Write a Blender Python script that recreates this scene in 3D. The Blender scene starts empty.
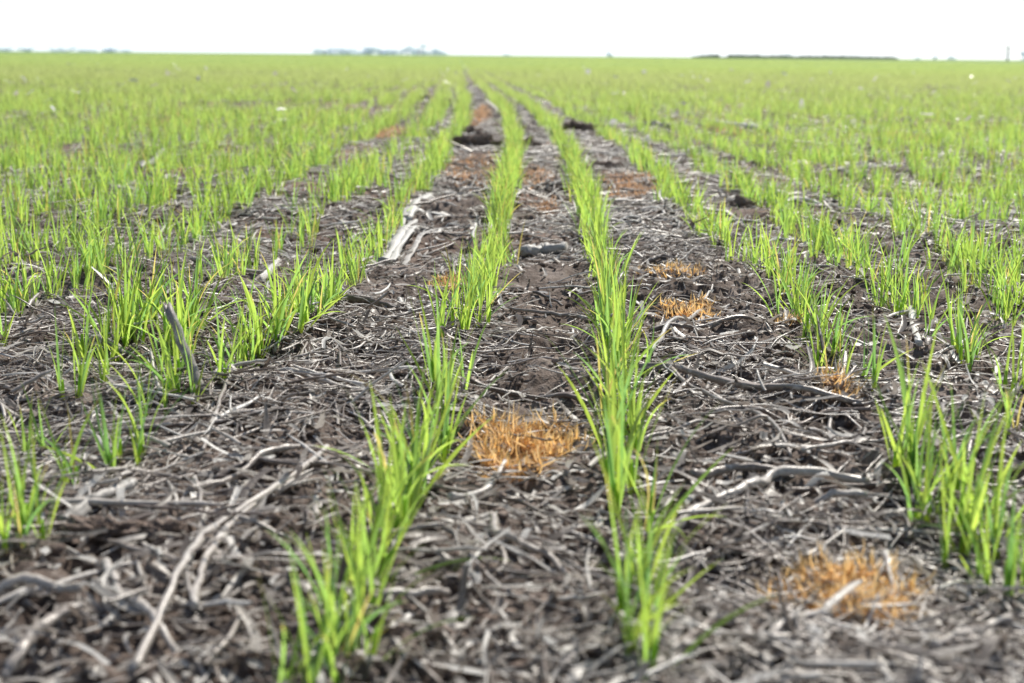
import bpy, math, random
import numpy as np
from mathutils import Matrix, Vector

rng = np.random.default_rng(11)
random.seed(11)
sc = bpy.context.scene
COL = sc.collection
PI = math.pi

# ------------------------------------------------------------------ camera
F = 1400.0; H = 0.45
PITCH = math.atan(286.0 / F); ROLL = math.radians(0.5)
cp, sp_ = math.cos(PITCH), math.sin(PITCH)
ca, sa = math.cos(ROLL), math.sin(ROLL)

def at(px, py, z=0.0):
    """photo pixel -> point of the ground plane at height z"""
    r = (px - 512) / F; u = -(py - 341.5) / F
    rw = r * ca - u * sa; uw = r * sa + u * ca
    d = Vector((rw, cp + uw * sp_, -sp_ + uw * cp))
    t = (H - z) / -d.z
    return Vector((d.x * t, d.y * t, z))

def mpp(p):
    """metres per pixel at a ground point"""
    return (p.y * cp + H * sp_) / F

cam_d = bpy.data.cameras.new("camera")
cam = bpy.data.objects.new("camera", cam_d); COL.objects.link(cam)
R_ = Vector((1, 0, 0)); U_ = Vector((0, sp_, cp)); Fw = Vector((0, cp, -sp_))
cr = R_ * ca + U_ * sa; cu = R_ * -sa + U_ * ca
m = Matrix((cr, cu, -Fw)).transposed().to_4x4(); m.translation = Vector((0, 0, H))
cam.matrix_world = m
cam_d.sensor_width = 36; cam_d.lens = F / 1024 * 36
cam_d.clip_start = 0.02; cam_d.clip_end = 9000
cam_d.dof.use_dof = True; cam_d.dof.focus_distance = 2.25; cam_d.dof.aperture_fstop = (cam_d.lens / 1000) / 0.0090
cam_d.dof.aperture_blades = 7
sc.camera = cam
sc.view_settings.view_transform = 'Standard'; sc.view_settings.look = 'None'
sc.view_settings.exposure = 0; sc.view_settings.gamma = 1
sc.cycles.max_bounces = 8; sc.cycles.transparent_max_bounces = 8

# ------------------------------------------------------------------ light
SUN_EL, SUN_AZ = math.radians(49), math.radians(24)      # azimuth measured from +Y towards +X
w = bpy.data.worlds.new("World"); sc.world = w; w.use_nodes = True
nt = w.node_tree; nt.nodes.clear()
sky = nt.nodes.new('ShaderNodeTexSky'); sky.sky_type = 'NISHITA'; sky.sun_disc = False
sky.sun_elevation = SUN_EL; sky.sun_rotation = SUN_AZ
sky.dust_density = 1.0; sky.air_density = 1.0; sky.ozone_density = 1.5
bg = nt.nodes.new('ShaderNodeBackground'); bg.inputs[1].default_value = 0.075
out = nt.nodes.new('ShaderNodeOutputWorld')
# bright white haze: thickest at the horizon and around the sun
tc = nt.nodes.new('ShaderNodeTexCoord'); sxyz = nt.nodes.new('ShaderNodeSeparateXYZ'); nt.links.new(tc.outputs['Generated'], sxyz.inputs[0])
def wm(op, a, b, clamp=False):
    x = nt.nodes.new('ShaderNodeMath'); x.operation = op; x.use_clamp = clamp
    for i, v in enumerate((a, b)):
        if isinstance(v, bpy.types.NodeSocket): nt.links.new(v, x.inputs[i])
        else: x.inputs[i].default_value = v
    return x.outputs[0]
low = wm('POWER', wm('SUBTRACT', 1.0, wm('ABSOLUTE', sxyz.outputs[2], 0), True), 9.0)
dt = nt.nodes.new('ShaderNodeVectorMath'); dt.operation = 'DOT_PRODUCT'; nt.links.new(tc.outputs['Generated'], dt.inputs[0])
dt.inputs[1].default_value = (math.sin(SUN_AZ) * math.cos(SUN_EL), math.cos(SUN_AZ) * math.cos(SUN_EL), math.sin(SUN_EL))
glow = wm('POWER', wm('MAXIMUM', dt.outputs['Value'], 0.0), 5.0)
hz_ = nt.nodes.new('ShaderNodeBackground'); hz_.inputs[0].default_value = (.70, .86, 1.0, 1)
nt.links.new(wm('ADD', wm('MULTIPLY', low, .98), wm('MULTIPLY', glow, .75)), hz_.inputs[1])
ad = nt.nodes.new('ShaderNodeAddShader'); nt.links.new(sky.outputs[0], bg.inputs[0])
nt.links.new(bg.outputs[0], ad.inputs[0]); nt.links.new(hz_.outputs[0], ad.inputs[1]); nt.links.new(ad.outputs[0], out.inputs[0])
sl = bpy.data.lights.new("sun", 'SUN'); sl.energy = 5.0; sl.angle = math.radians(0.5); sl.color = (1, .94, .84)
sun = bpy.data.objects.new("sun", sl); COL.objects.link(sun)
sdir = Vector((math.sin(SUN_AZ) * math.cos(SUN_EL), math.cos(SUN_AZ) * math.cos(SUN_EL), math.sin(SUN_EL)))
sun.rotation_euler = sdir.to_track_quat('Z', 'Y').to_euler()

# ------------------------------------------------------------------ noise / terrain
_tab = np.random.default_rng(5).random((256, 256)).astype(np.float32)
def vn(x, y, s=0):
    x = np.asarray(x, dtype=np.float64) + 37.3 * s + 1000; y = np.asarray(y, dtype=np.float64) + 91.7 * s + 1000
    xi = np.floor(x).astype(np.int64); yi = np.floor(y).astype(np.int64)
    fx = x - xi; fy = y - yi
    fx = fx * fx * fx * (fx * (fx * 6 - 15) + 10); fy = fy * fy * fy * (fy * (fy * 6 - 15) + 10)
    a = _tab[xi & 255, yi & 255]; b = _tab[(xi + 1) & 255, yi & 255]
    c = _tab[xi & 255, (yi + 1) & 255]; d = _tab[(xi + 1) & 255, (yi + 1) & 255]
    return (a * (1 - fx) + b * fx) * (1 - fy) + (c * (1 - fx) + d * fx) * fy

def height(x, y):
    x = np.asarray(x, dtype=np.float64); y = np.asarray(y, dtype=np.float64)
    far = np.clip((30 - y) / 25, 0, 1)
    k = 0.35 + 1.1 * vn(x * 2.1, y * 2.1, 7)                       # cloddiness
    h = 0.040 * (vn(x * 1.3, y * 1.3, 1) - .5)
    h = h + 0.034 * (vn(x * 5 + 2 * vn(x * 3, y * 3, 9), y * 5, 2) - .5)
    n3 = 1 - np.abs(2 * vn(x * 14, y * 14, 3) - 1)
    n4 = np.abs(2 * vn(x * 33 + 3 * vn(x * 9, y * 9, 4), y * 33, 5) - 1)
    n5 = np.abs(2 * vn(x * 75, y * 75, 6) - 1)
    h = h + k * (0.020 * (n3 - .5) + 0.018 * (.5 - n4) + 0.011 * (.5 - n5))
    return h * far - 0.002
def hz(x, y): return float(height(x, y))

# ------------------------------------------------------------------ sowing rows
_pts = [(487, 720), (495, 640), (503, 560), (516, 480), (530, 400), (540, 330), (545, 270), (547, 230), (546, 190), (540, 155), (530, 130), (514, 110), (493, 90), (478, 75)]
_w = [at(*p) for p in _pts]
_Y = np.array([p.y for p in _w]); _X = np.array([p.x for p in _w])
_slope = (_X[-1] - _X[-2]) / (_Y[-1] - _Y[-2])
_Yd = np.concatenate([[-2.0], _Y, [3000.0]]); _Xd = np.concatenate([[_X[0] - .02], _X, [_X[-1] + _slope * (3000 - _Y[-1])]])
def xc(y):
    # smoothed centre line between the two dense middle rows
    y = np.asarray(y, dtype=np.float64); s = 0
    for k in (-.12, -.06, 0, .06, .12): s = s + np.interp(y * (1 + k), _Yd, _Xd)
    return s / 5
OFFS = {0: -.27, 1: .27, 2: .92, 3: 1.45, 4: 2.02, -1: -.95, -2: -1.38, -3: -1.98}
def off(k):
    k = int(k)
    if k in OFFS: return OFFS[k] * H
    return (2.02 + .57 * (k - 4)) * H if k > 0 else (-1.98 + .57 * (k + 3)) * H
K = np.arange(-230, 260); OFFA = np.array([off(k) for k in K])

# ------------------------------------------------------------------ materials
def newmat(name):
    m = bpy.data.materials.new(name); m.use_nodes = True
    n = m.node_tree; n.nodes.clear(); return m, n
def N(n, t, **kw):
    o = n.nodes.new(t)
    for k, v in kw.items(): setattr(o, k, v)
    return o
def ramp(n, stops, fac=None, interp='LINEAR'):
    r = n.nodes.new('ShaderNodeValToRGB'); e = r.color_ramp.elements; r.color_ramp.interpolation = interp
    while len(e) < len(stops): e.new(0.5)
    for i, (p, c) in enumerate(stops): e[i].position = p; e[i].color = (*c, 1) if len(c) == 3 else c
    if fac is not None: n.links.new(fac, r.inputs[0])
    return r
def mix(n, a, b, f, mode='MIX'):
    x = n.nodes.new('ShaderNodeMix'); x.data_type = 'RGBA'; x.blend_type = mode
    for s, v in ((6, a), (7, b), (0, f)):
        if hasattr(v, 'links') or isinstance(v, bpy.types.NodeSocket): n.links.new(v, x.inputs[s])
        elif s == 0: x.inputs[0].default_value = v
        else: x.inputs[s].default_value = (*v, 1)
    return x.outputs[2]
def math_(n, op, a, b=None, c=None, clamp=False):
    x = n.nodes.new('ShaderNodeMath'); x.operation = op; x.use_clamp = clamp
    for i, v in enumerate((a, b, c)):
        if v is None: continue
        if isinstance(v, bpy.types.NodeSocket): n.links.new(v, x.inputs[i])
        else: x.inputs[i].default_value = v
    return x.outputs[0]
def noise(n, vec, scale, detail=3, rough=.55):
    x = n.nodes.new('ShaderNodeTexNoise'); x.inputs['Scale'].default_value = scale
    x.inputs['Detail'].default_value = detail; x.inputs['Roughness'].default_value = rough
    if vec is not None: n.links.new(vec, x.inputs['Vector'])
    return x.outputs[0]
def attr(n):
    a = N(n, 'ShaderNodeAttribute'); a.attribute_name = 'Var'
    s = N(n, 'ShaderNodeSeparateColor'); n.links.new(a.outputs['Color'], s.inputs[0])
    return s.outputs[0], s.outputs[1], s.outputs[2]
def objpos(n):
    return N(n, 'ShaderNodeTexCoord').outputs['Object']
def worldpos(n):
    return N(n, 'ShaderNodeNewGeometry').outputs['Position']
def finish(n, shader):
    o = N(n, 'ShaderNodeOutputMaterial'); n.links.new(shader, o.inputs[0])

def leaf_material(name, stops, trans_gain, wt, tipcol=(.20, .17, .065), tip=True, rough=.38, yellow=(.15, .19, .035), far=False):
    m, n = newmat(name)
    t, r1, r2 = attr(n)
    base = ramp(n, stops, t).outputs[0]
    c = mix(n, base, yellow, math_(n, 'MULTIPLY', math_(n, 'POWER', r1, 1.6), .6))
    if name == 'wheat_blade': c = mix(n, c, (.035, .085, .045), math_(n, 'MULTIPLY', math_(n, 'SUBTRACT', .35, r1, clamp=True), 1.8))
    if tip:
        # a few blades have a straw coloured tip
        f = math_(n, 'MULTIPLY', math_(n, 'GREATER_THAN', r2, .90), math_(n, 'SMOOTH_MIN', math_(n, 'MULTIPLY', math_(n, 'SUBTRACT', t, .72, clamp=True), 5), 1, .1), clamp=True)
        c = mix(n, c, tipcol, f)
    if name == 'wheat_blade': c = mix(n, c, (.17, .15, .06), math_(n, 'MULTIPLY', math_(n, 'LESS_THAN', r2, .045), .9))
    vein = noise(n, objpos(n), 60, 2)
    c = mix(n, c, (0.0, 0.0, 0.0), math_(n, 'MULTIPLY', math_(n, 'SUBTRACT', vein, .45, clamp=True), .7))
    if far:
        # distance haze put into the blade colour: paler with world Y
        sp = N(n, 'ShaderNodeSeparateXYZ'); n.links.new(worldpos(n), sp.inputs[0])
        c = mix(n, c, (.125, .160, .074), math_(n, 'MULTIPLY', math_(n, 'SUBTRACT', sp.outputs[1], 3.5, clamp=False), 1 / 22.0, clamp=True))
    p = N(n, 'ShaderNodeBsdfPrincipled'); n.links.new(c, p.inputs['Base Color'])
    p.inputs['Roughness'].default_value = rough; p.inputs['IOR'].default_value = 1.42
    tr = N(n, 'ShaderNodeBsdfTranslucent')
    tc = mix(n, c, trans_gain, 1.0, 'MULTIPLY'); n.links.new(tc, tr.inputs[0])
    s = N(n, 'ShaderNodeMixShader'); s.inputs[0].default_value = wt
    n.links.new(p.outputs[0], s.inputs[1]); n.links.new(tr.outputs[0], s.inputs[2])
    finish(n, s.outputs[0]); return m

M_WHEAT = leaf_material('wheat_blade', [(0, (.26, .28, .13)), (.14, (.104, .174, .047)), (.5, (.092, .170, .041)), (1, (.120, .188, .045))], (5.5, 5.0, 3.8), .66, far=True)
M_DEAD = leaf_material('dead_grass', [(0, (.56, .31, .12)), (.5, (.92, .57, .19)), (1, (.97, .78, .42))], (1.2, 1.15, 1.1), .6, tip=False, yellow=(.62, .50, .36), rough=.5)
M_DEADFAR = leaf_material('faded_dead_grass', [(0, (.42, .23, .13)), (.5, (.68, .39, .21)), (1, (.80, .54, .34))], (1.1, 1.1, 1.1), .45, tip=False, yellow=(.50, .40, .32), rough=.6)
M_TREE = leaf_material('hazy_tree_leaf', [(0, (.74, .84, .97)), (1, (.80, .88, .98))], (1.05, 1.05, 1.05), .5, tip=False, yellow=(.72, .78, .85), rough=.9)  # pale blue is air haze painted into the leaf colour
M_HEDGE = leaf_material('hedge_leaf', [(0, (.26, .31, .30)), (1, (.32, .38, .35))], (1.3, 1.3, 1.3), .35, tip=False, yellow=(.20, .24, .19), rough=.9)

def litter_material(name, stops, rough=.55, streak=1.0, trans=0):
    m, n = newmat(name)
    t, r1, r2 = attr(n)
    c = ramp(n, stops, r1).outputs[0]
    pos = worldpos(n)
    d = noise(n, pos, 260, 3, .65)
    c = mix(n, c, (.045, .035, .03), math_(n, 'MULTIPLY', math_(n, 'SUBTRACT', d, .46, clamp=True), 1.7 * streak, clamp=True))
    cb = N(n, 'ShaderNodeCombineXYZ'); n.links.new(math_(n, 'MULTIPLY', r2, 14), cb.inputs[0]); n.links.new(math_(n, 'MULTIPLY', t, 2.2), cb.inputs[1]); n.links.new(math_(n, 'MULTIPLY', r1, 40), cb.inputs[2])
    fib = noise(n, cb.outputs[0], 1.6, 4, .7)
    c = mix(n, c, (.07, .055, .048), math_(n, 'MULTIPLY', math_(n, 'SUBTRACT', fib, .52, clamp=True), 2.4 * streak, clamp=True))
    l = noise(n, pos, 70, 3)
    c = mix(n, c, (.80, .76, .71), math_(n, 'MULTIPLY', math_(n, 'SUBTRACT', l, .55, clamp=True), 3.5 * streak, clamp=True))
    p = N(n, 'ShaderNodeBsdfPrincipled'); n.links.new(c, p.inputs['Base Color'])
    p.inputs['Roughness'].default_value = rough
    b = N(n, 'ShaderNodeBump'); b.inputs['Strength'].default_value = .5; b.inputs['Distance'].default_value = .001
    n.links.new(d, b.inputs['Height']); n.links.new(b.outputs[0], p.inputs['Normal'])
    if trans:
        tr = N(n, 'ShaderNodeBsdfTranslucent'); n.links.new(c, tr.inputs[0]); ms = N(n, 'ShaderNodeMixShader'); ms.inputs[0].default_value = trans
        n.links.new(p.outputs[0], ms.inputs[1]); n.links.new(tr.outputs[0], ms.inputs[2]); finish(n, ms.outputs[0]); return m
    finish(n, p.outputs[0]); return m
GREYS = [(0, (.07, .05, .042)), (.25, (.21, .16, .13)), (.5, (.50, .44, .39)), (.75, (.76, .70, .635)), (1, (.92, .88, .82))]
M_STEM = litter_material('weathered_stem', GREYS, .33)
M_CHIP = litter_material('weathered_flake', [(0, (.13, .10, .08)), (.4, (.30, .26, .23)), (.75, (.54, .50, .455)), (1, (.86, .84, .80))], .36, .7, .4)
M_STALK = litter_material('weathered_stalk', [(0, (.16, .13, .11)), (.5, (.36, .33, .30)), (1, (.68, .65, .60))], .5, 1.0)

def soil_material(name, far=False):
    m, n = newmat(name)
    pos = worldpos(n)
    a = noise(n, pos, 9, 5, .6); b_ = noise(n, pos, 110, 4, .65); c_ = noise(n, pos, 420, 2, .5)
    c = ramp(n, [(.3, (.066, .046, .037)), (.5, (.155, .117, .096)), (.72, (.34, .28, .245))], a).outputs[0]
    c = mix(n, c, (.32, .285, .26), math_(n, 'MULTIPLY', math_(n, 'SUBTRACT', b_, .52, clamp=True), 3.2, clamp=True))
    c = mix(n, c, (.025, .02, .018), math_(n, 'MULTIPLY', math_(n, 'SUBTRACT', c_, .56, clamp=True), 3.0, clamp=True))
    shader_rough = .85
    if far:
        sep = N(n, 'ShaderNodeSeparateXYZ'); n.links.new(pos, sep.inputs[0])
        # rusty straw-coloured patches of dead growth on the soil
        pch = noise(n, pos, 1.1, 3, .5)
        nearm = math_(n, 'MULTIPLY', math_(n, 'SUBTRACT', sep.outputs[1], 3.0, clamp=True), .6, clamp=True)
        pf = math_(n, 'MULTIPLY', math_(n, 'MULTIPLY', math_(n, 'SUBTRACT', pch, .50, clamp=True), 7, clamp=True), nearm)
        fine = noise(n, pos, 60, 3, .6)
        c = mix(n, c, mix(n, (.55, .30, .18), (.24, .13, .09), fine), math_(n, 'MULTIPLY', pf, .8))
        # the crop closes over the soil with distance
        st = N(n, 'ShaderNodeMapping'); st.inputs['Scale'].default_value = (1, .12, 1); n.links.new(pos, st.inputs[0])
        g = noise(n, st.outputs[0], .9, 4, .6)
        gc = ramp(n, [(.3, (.19, .285, .085)), (.5, (.235, .35, .095)), (.7, (.30, .40, .13))], g).outputs[0]
        gm = math_(n, 'MULTIPLY', math_(n, 'SUBTRACT', sep.outputs[1], 22.0), 1 / 35.0, clamp=True)
        c = mix(n, c, gc, gm)
    p = N(n, 'ShaderNodeBsdfPrincipled'); n.links.new(c, p.inputs['Base Color'])
    p.inputs['Roughness'].default_value = shader_rough; p.inputs['Specular IOR Level'].default_value = .25
    bm = N(n, 'ShaderNodeBump'); bm.inputs['Strength'].default_value = .8; bm.inputs['Distance'].default_value = .0065
    n.links.new(b_, bm.inputs['Height'])
    b2 = N(n, 'ShaderNodeBump'); b2.inputs['Strength'].default_value = .7; b2.inputs['Distance'].default_value = .0012
    n.links.new(c_, b2.inputs['Height']); n.links.new(bm.outputs[0], b2.inputs['Normal']); n.links.new(b2.outputs[0], p.inputs['Normal'])
    finish(n, p.outputs[0]); return m
M_GROUND = soil_material('field_soil', True)
M_CLOD = soil_material('clod_soil', False)
for e in [x for x in M_CLOD.node_tree.nodes if x.type == 'VALTORGB'][0].color_ramp.elements: e.color = tuple(min(1, q * 1.5) for q in e.color[:3]) + (1,)

def plain(name, col, rough=.8, nscale=3.0, amt=.35):
    m, n = newmat(name)
    c = mix(n, col, tuple(v * .45 for v in col), math_(n, 'MULTIPLY', noise(n, worldpos(n), nscale, 3), amt * 2, clamp=True))
    p = N(n, 'ShaderNodeBsdfPrincipled'); n.links.new(c, p.inputs['Base Color']); p.inputs['Roughness'].default_value = rough
    finish(n, p.outputs[0]); return m
M_TRUNK = plain('hazy_tree_bark', (.62, .69, .80))  # trunks carry the same painted haze tint as the crowns
M_POLE = plain('pole_wood', (.16, .22, .25))

# ------------------------------------------------------------------ mesh helpers
def mesh_np(name, verts, quads, var=None, mat=None, smooth=True):
    me = bpy.data.meshes.new(name)
    verts = np.asarray(verts, dtype=np.float32).reshape(-1, 3); quads = np.asarray(quads, dtype=np.int32)
    nv, nq, k = len(verts), len(quads), quads.shape[1]
    me.vertices.add(nv); me.vertices.foreach_set('co', verts.ravel())
    me.loops.add(nq * k); me.loops.foreach_set('vertex_index', quads.ravel())
    me.polygons.add(nq); me.polygons.foreach_set('loop_start', np.arange(0, nq * k, k, dtype=np.int32))
    me.update(calc_edges=True)
    if smooth: me.polygons.foreach_set('use_smooth', np.ones(nq, dtype=bool))
    if var is not None:
        a = me.color_attributes.new('Var', 'FLOAT_COLOR', 'POINT')
        c = np.ones((nv, 4), dtype=np.float32); c[:, :3] = np.asarray(var).reshape(-1, 3); a.data.foreach_set('color', c.ravel())
    if mat: me.materials.append(mat)
    return me
def link(name, me, parent=None, loc=None):
    o = bpy.data.objects.new(name, me); COL.objects.link(o)
    if parent is not None: o.parent = parent
    if loc is not None: o.location = loc
    return o
def tag(o, label, cat, group=None):
    o['label'] = label; o['category'] = cat
    if group: o['group'] = group
    return o
def kind(o, k): o['kind'] = k; return o

def grid_faces(n, rows, cols, closed=False):
    """quads for n strips of (rows x cols) verts"""
    i = np.arange(rows - 1)[:, None]; cc = cols if closed else cols - 1
    j = np.arange(cc)[None, :]; j2 = (j + 1) % cols
    a = i * cols + j; b = i * cols + j2; c = (i + 1) * cols + j2; d = (i + 1) * cols + j
    q = np.stack([a, b, c, d], -1).reshape(-1, 4)
    return (q[None] + (np.arange(n) * rows * cols)[:, None, None]).reshape(-1, 4)

def blades(base, az, lean, bend, L, W, r1, r2, seg=5, cols=2, tw0=None, tw1=None, narrow=.45):
    n = len(az); t = np.linspace(0, 1, seg + 1)
    th = lean[:, None] + bend[:, None] * t[None] ** 1.6
    ds = (L / seg)[:, None]
    r = np.cumsum(np.sin(th) * ds, 1) - np.sin(th[:, :1]) * ds; z = np.cumsum(np.cos(th) * ds, 1) - np.cos(th[:, :1]) * ds
    cx, sx = np.cos(az)[:, None], np.sin(az)[:, None]
    C = np.stack([base[:, 0:1] + r * cx, base[:, 1:2] + r * sx, base[:, 2:3] + z], -1)
    if tw0 is None: tw0 = rng.uniform(-.5, .5, n)
    if tw1 is None: tw1 = rng.uniform(-1.2, 1.2, n)
    tw = tw0[:, None] + tw1[:, None] * t[None]
    S = np.stack([-sx * np.ones_like(r), cx * np.ones_like(r), np.zeros_like(r)], -1)
    Nn = np.stack([np.cos(th) * cx, np.cos(th) * sx, -np.sin(th)], -1)
    side = S * np.cos(tw)[..., None] + Nn * np.sin(tw)[..., None]
    nor = Nn * np.cos(tw)[..., None] - S * np.sin(tw)[..., None]
    prof = np.minimum(1, narrow + 2.0 * t) * (1 - t ** 2.6) + .02
    wd = W[:, None] * prof[None] * .5
    if cols == 2: V = np.stack([C - side * wd[..., None], C + side * wd[..., None]], 2)
    else: V = np.stack([C - side * wd[..., None], C - nor * (wd * .35)[..., None], C + side * wd[..., None]], 2)
    var = np.stack([np.broadcast_to(t[None, :, None], V.shape[:3]), np.broadcast_to(r1[:, None, None], V.shape[:3]), np.broadcast_to(r2[:, None, None], V.shape[:3])], -1)
    return V.reshape(-1, 3), grid_faces(n, seg + 1, cols), var.reshape(-1, 3)

def tubes(C, rad, sides=5, flat=None, r1=None, caps=True):
    """C: (n, m, 3) centre lines, rad: (n, m)"""
    n, mm = C.shape[:2]
    T = np.gradient(C, axis=1); T /= np.linalg.norm(T, axis=2, keepdims=True) + 1e-9
    up = np.array([0, 0, 1.0]); A = np.cross(T, up); A = np.where(np.linalg.norm(A, axis=2, keepdims=True) < .05, np.array([1.0, 0, 0]), A); A /= np.linalg.norm(A, axis=2, keepdims=True) + 1e-6
    B = np.cross(A, T)
    a = np.arange(sides) * 2 * PI / sides
    fl = np.ones(n) if flat is None else flat
    V = C[:, :, None] + rad[:, :, None, None] * (A[:, :, None] * np.cos(a)[:, None] + B[:, :, None] * (np.sin(a)[:, None] * fl[:, None, None, None]))
    t = np.linspace(0, 1, mm)
    r1 = rng.random(n) if r1 is None else r1
    var = np.stack([np.broadcast_to(t[None, :, None], V.shape[:3]), np.broadcast_to(r1[:, None, None], V.shape[:3]), np.broadcast_to((a / 2 / PI)[None, None], V.shape[:3])], -1)
    F_ = grid_faces(n, mm, sides, True)
    return V.reshape(-1, 3), F_, var.reshape(-1, 3)

def close_rad(R):
    """pinch both ends so tubes are closed"""
    return R

# ------------------------------------------------------------------ ground: one sheet to the horizon
def build_ground():
    ys = [-1.2]
    y = -1.2
    while y < .8: y += .03; ys.append(y)
    while y < 5: y += .0030 * max(.9, y) ; ys.append(y)
    while y < 45: y += .0065 * y; ys.append(y)
    while y < 5200: y *= 1.09; ys.append(y)
    ys = np.array(ys); nx = 860
    s = np.linspace(-1, 1, nx); u = s * (.55 + .45 * s ** 6)
    hw = 1.2 + np.clip(ys, 0, None) * .70
    hw = np.where(ys > 45, hw + (ys - 45) * 1.2, hw)
    X = hw[:, None] * u[None] + xc(np.clip(ys, 0, 20))[:, None] * 0
    Y = np.repeat(ys[:, None], nx, 1)
    Z = height(X, Y)
    V = np.stack([X, Y, Z], -1)
    me = mesh_np('ground', V, grid_faces(1, len(ys), nx), None, M_GROUND)
    kind(link('ground', me), 'structure')
build_ground()

# ------------------------------------------------------------------ wheat plants
def one_leaf(seedr, tall, i, nl):
    """one blade mesh with its sheath, local to the plant base"""
    L = tall * seedr.uniform(.72, 1.08) * (1.0 if i < 3 else .7)
    a = np.array([i * 2 * PI / nl + seedr.uniform(-.5, .5)])
    b = np.array([[seedr.uniform(-.003, .003), seedr.uniform(-.003, .003), -.006]])
    v, f, c = blades(b, a, np.array([seedr.choice([seedr.uniform(.0, .16), seedr.uniform(.02, .34), seedr.uniform(.2, .65)])]), np.array([seedr.choice([seedr.uniform(.0, .4), seedr.uniform(.2, 1.1)])]), np.array([L]),
                     np.array([seedr.uniform(.0027, .0042)]), np.array([seedr.random()]), np.array([seedr.random()]), seg=9, cols=3,
                     tw0=np.array([seedr.uniform(-.6, .6)]), tw1=np.array([seedr.uniform(-1.8, 1.8)]), narrow=.33)
    return v, f, c

PROTOS = []
def make_protos():
    sr = random.Random(3)
    spec = [(3, .125), (5, .135), (5, .13), (4, .11), (6, .145), (4, .10), (5, .15), (5, .12), (4, .125), (4, .14), (5, .105), (6, .14), (4, .12), (3, .13), (5, .125), (4, .135)]
    for nl, tall in spec:
        leaves = []
        for i in range(nl):
            v, f, c = one_leaf(sr, tall, i, nl)
            leaves.append(mesh_np('leaf', v, f, c, M_WHEAT))
        # short pale sheath around the base
        C = np.zeros((1, 5, 3)); C[0, :, 2] = np.linspace(-.008, .026, 5); C[0, :, 0] = np.linspace(0, .001, 5)
        v, f, c = tubes(C, np.array([[.0022, .0024, .0022, .0019, .0012]]), 6, r1=np.array([.3])); c[:, 0] *= .2
        PROTOS.append((nl, tall, leaves, mesh_np('stem', v, f, c, M_WHEAT)))
make_protos()

ROWNAME = {0: 'left of the two dense middle rows', 1: 'right of the two dense middle rows', 2: 'first row right of the middle pair',
           3: 'second row right of the middle pair', -1: 'first row left of the middle pair', -2: 'second row left of the middle pair'}
def rowname(k):
    if k in ROWNAME: return ROWNAME[k]
    return 'rows at the far right' if k > 0 else 'rows at the far left'
def band(y):
    py = 341.5 + F * math.tan(math.atan2(H, y) - PITCH)
    if py > 560: return 'at the bottom edge'
    if py > 450: return 'in the foreground'
    if py > 340: return 'in the sharp middle ground'
    if py > 260: return 'just beyond the middle ground'
    return 'further back'
NUMW = {3: 'three', 4: 'four', 5: 'five', 6: 'six'}
made = {}
def wheat(x, y, tall, k, tilt=0.0, tiltaz=0.0, proto=None):
    pi_ = random.randrange(len(PROTOS)) if proto is None else proto
    nl, pt, leaves, stem = PROTOS[pi_]
    tall *= 1.14 if y < 2.2 else 1.0; s = tall / pt; size = 'tall' if tall > .15 else ('short' if tall < .12 else 'mid-height')
    rot = (tilt * -math.sin(tiltaz), tilt * math.cos(tiltaz), random.uniform(0, 2 * PI))
    if pi_ not in made:
        root = bpy.data.objects.new('wheat_plant', None); COL.objects.link(root)
        for l in leaves: link('leaf', l, root)
        link('stem', stem, root); made[pi_] = root
    else:
        root = made[pi_].copy(); COL.objects.link(root)
        for ch in list(made[pi_].children):
            c = ch.copy(); COL.objects.link(c); c.parent = root
    root.empty_display_size = .03
    root.location = (x, y, hz(x, y)); root.rotation_euler = rot; root.scale = (s, s, s)
    lab = f"{size} {NUMW[nl]}-leaved wheat seedling {band(y)}, {rowname(k)}"
    tag(root, lab, 'wheat seedling', lab)
    return root

CL = [  # clusters of plants seen one by one: row, start and end of their bases in the photograph, number, mean height m
    (0, 328, 716, 362, 620, 12, .11), (0, 366, 610, 400, 540, 9, .115), (0, 398, 530, 425, 480, 10, .14), (0, 432, 470, 460, 400, 8, .13),
    (0, 462, 356, 483, 300, 19, .13), (0, 484, 300, 500, 240, 26, .125),
    (1, 650, 716, 636, 612, 10, .11), (1, 634, 548, 626, 480, 6, .135), (1, 624, 470, 616, 400, 12, .14), (1, 616, 400, 606, 330, 16, .14), (1, 608, 330, 597, 245, 24, .13),
    (2, 812, 345, 838, 385, 8, .12), (2, 742, 268, 808, 338, 18, .12), (2, 893, 485, 968, 582, 16, .14), (2, 972, 575, 990, 590, 2, .12), (2, 1003, 600, 1020, 625, 5, .12), (2, 868, 418, 872, 424, 1, .11),
    (-1, 266, 368, 340, 300, 24, .135), (-1, 345, 295, 398, 218, 20, .125), (-1, 225, 383, 262, 366, 5, .12), (-1, 178, 420, 215, 404, 6, .12),
    (-1, 105, 492, 132, 472, 4, .12), (-1, 70, 508, 78, 500, 2, .12), (-1, 5, 580, 32, 548, 6, .125),
    (-2, 122, 362, 160, 340, 9, .14), (-2, 165, 372, 205, 345, 9, .135), (-2, 205, 300, 255, 268, 10, .125), (-2, 158, 400, 168, 392, 2, .12),
    (-2, 56, 470, 64, 460, 2, .11), (-3, 5, 318, 62, 296, 10, .13), (-3, 0, 360, 12, 350, 2, .12),
    (4, 950, 292, 1022, 330, 9, .12), (-2, 92, 378, 140, 352, 6, .13), (-2, 60, 420, 110, 396, 4, .12), (-3, 60, 300, 110, 276, 6, .12), (2, 838, 392, 868, 415, 3, .10), (-1, 150, 440, 175, 424, 3, .12),
    (3, 882, 316, 918, 330, 7, .12), (3, 940, 352, 980, 384, 6, .12), (3, 1005, 400, 1022, 420, 3, .12), (3, 1000, 455, 1012, 470, 2, .11),
]
n_wheat = 0; EX = []
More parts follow.
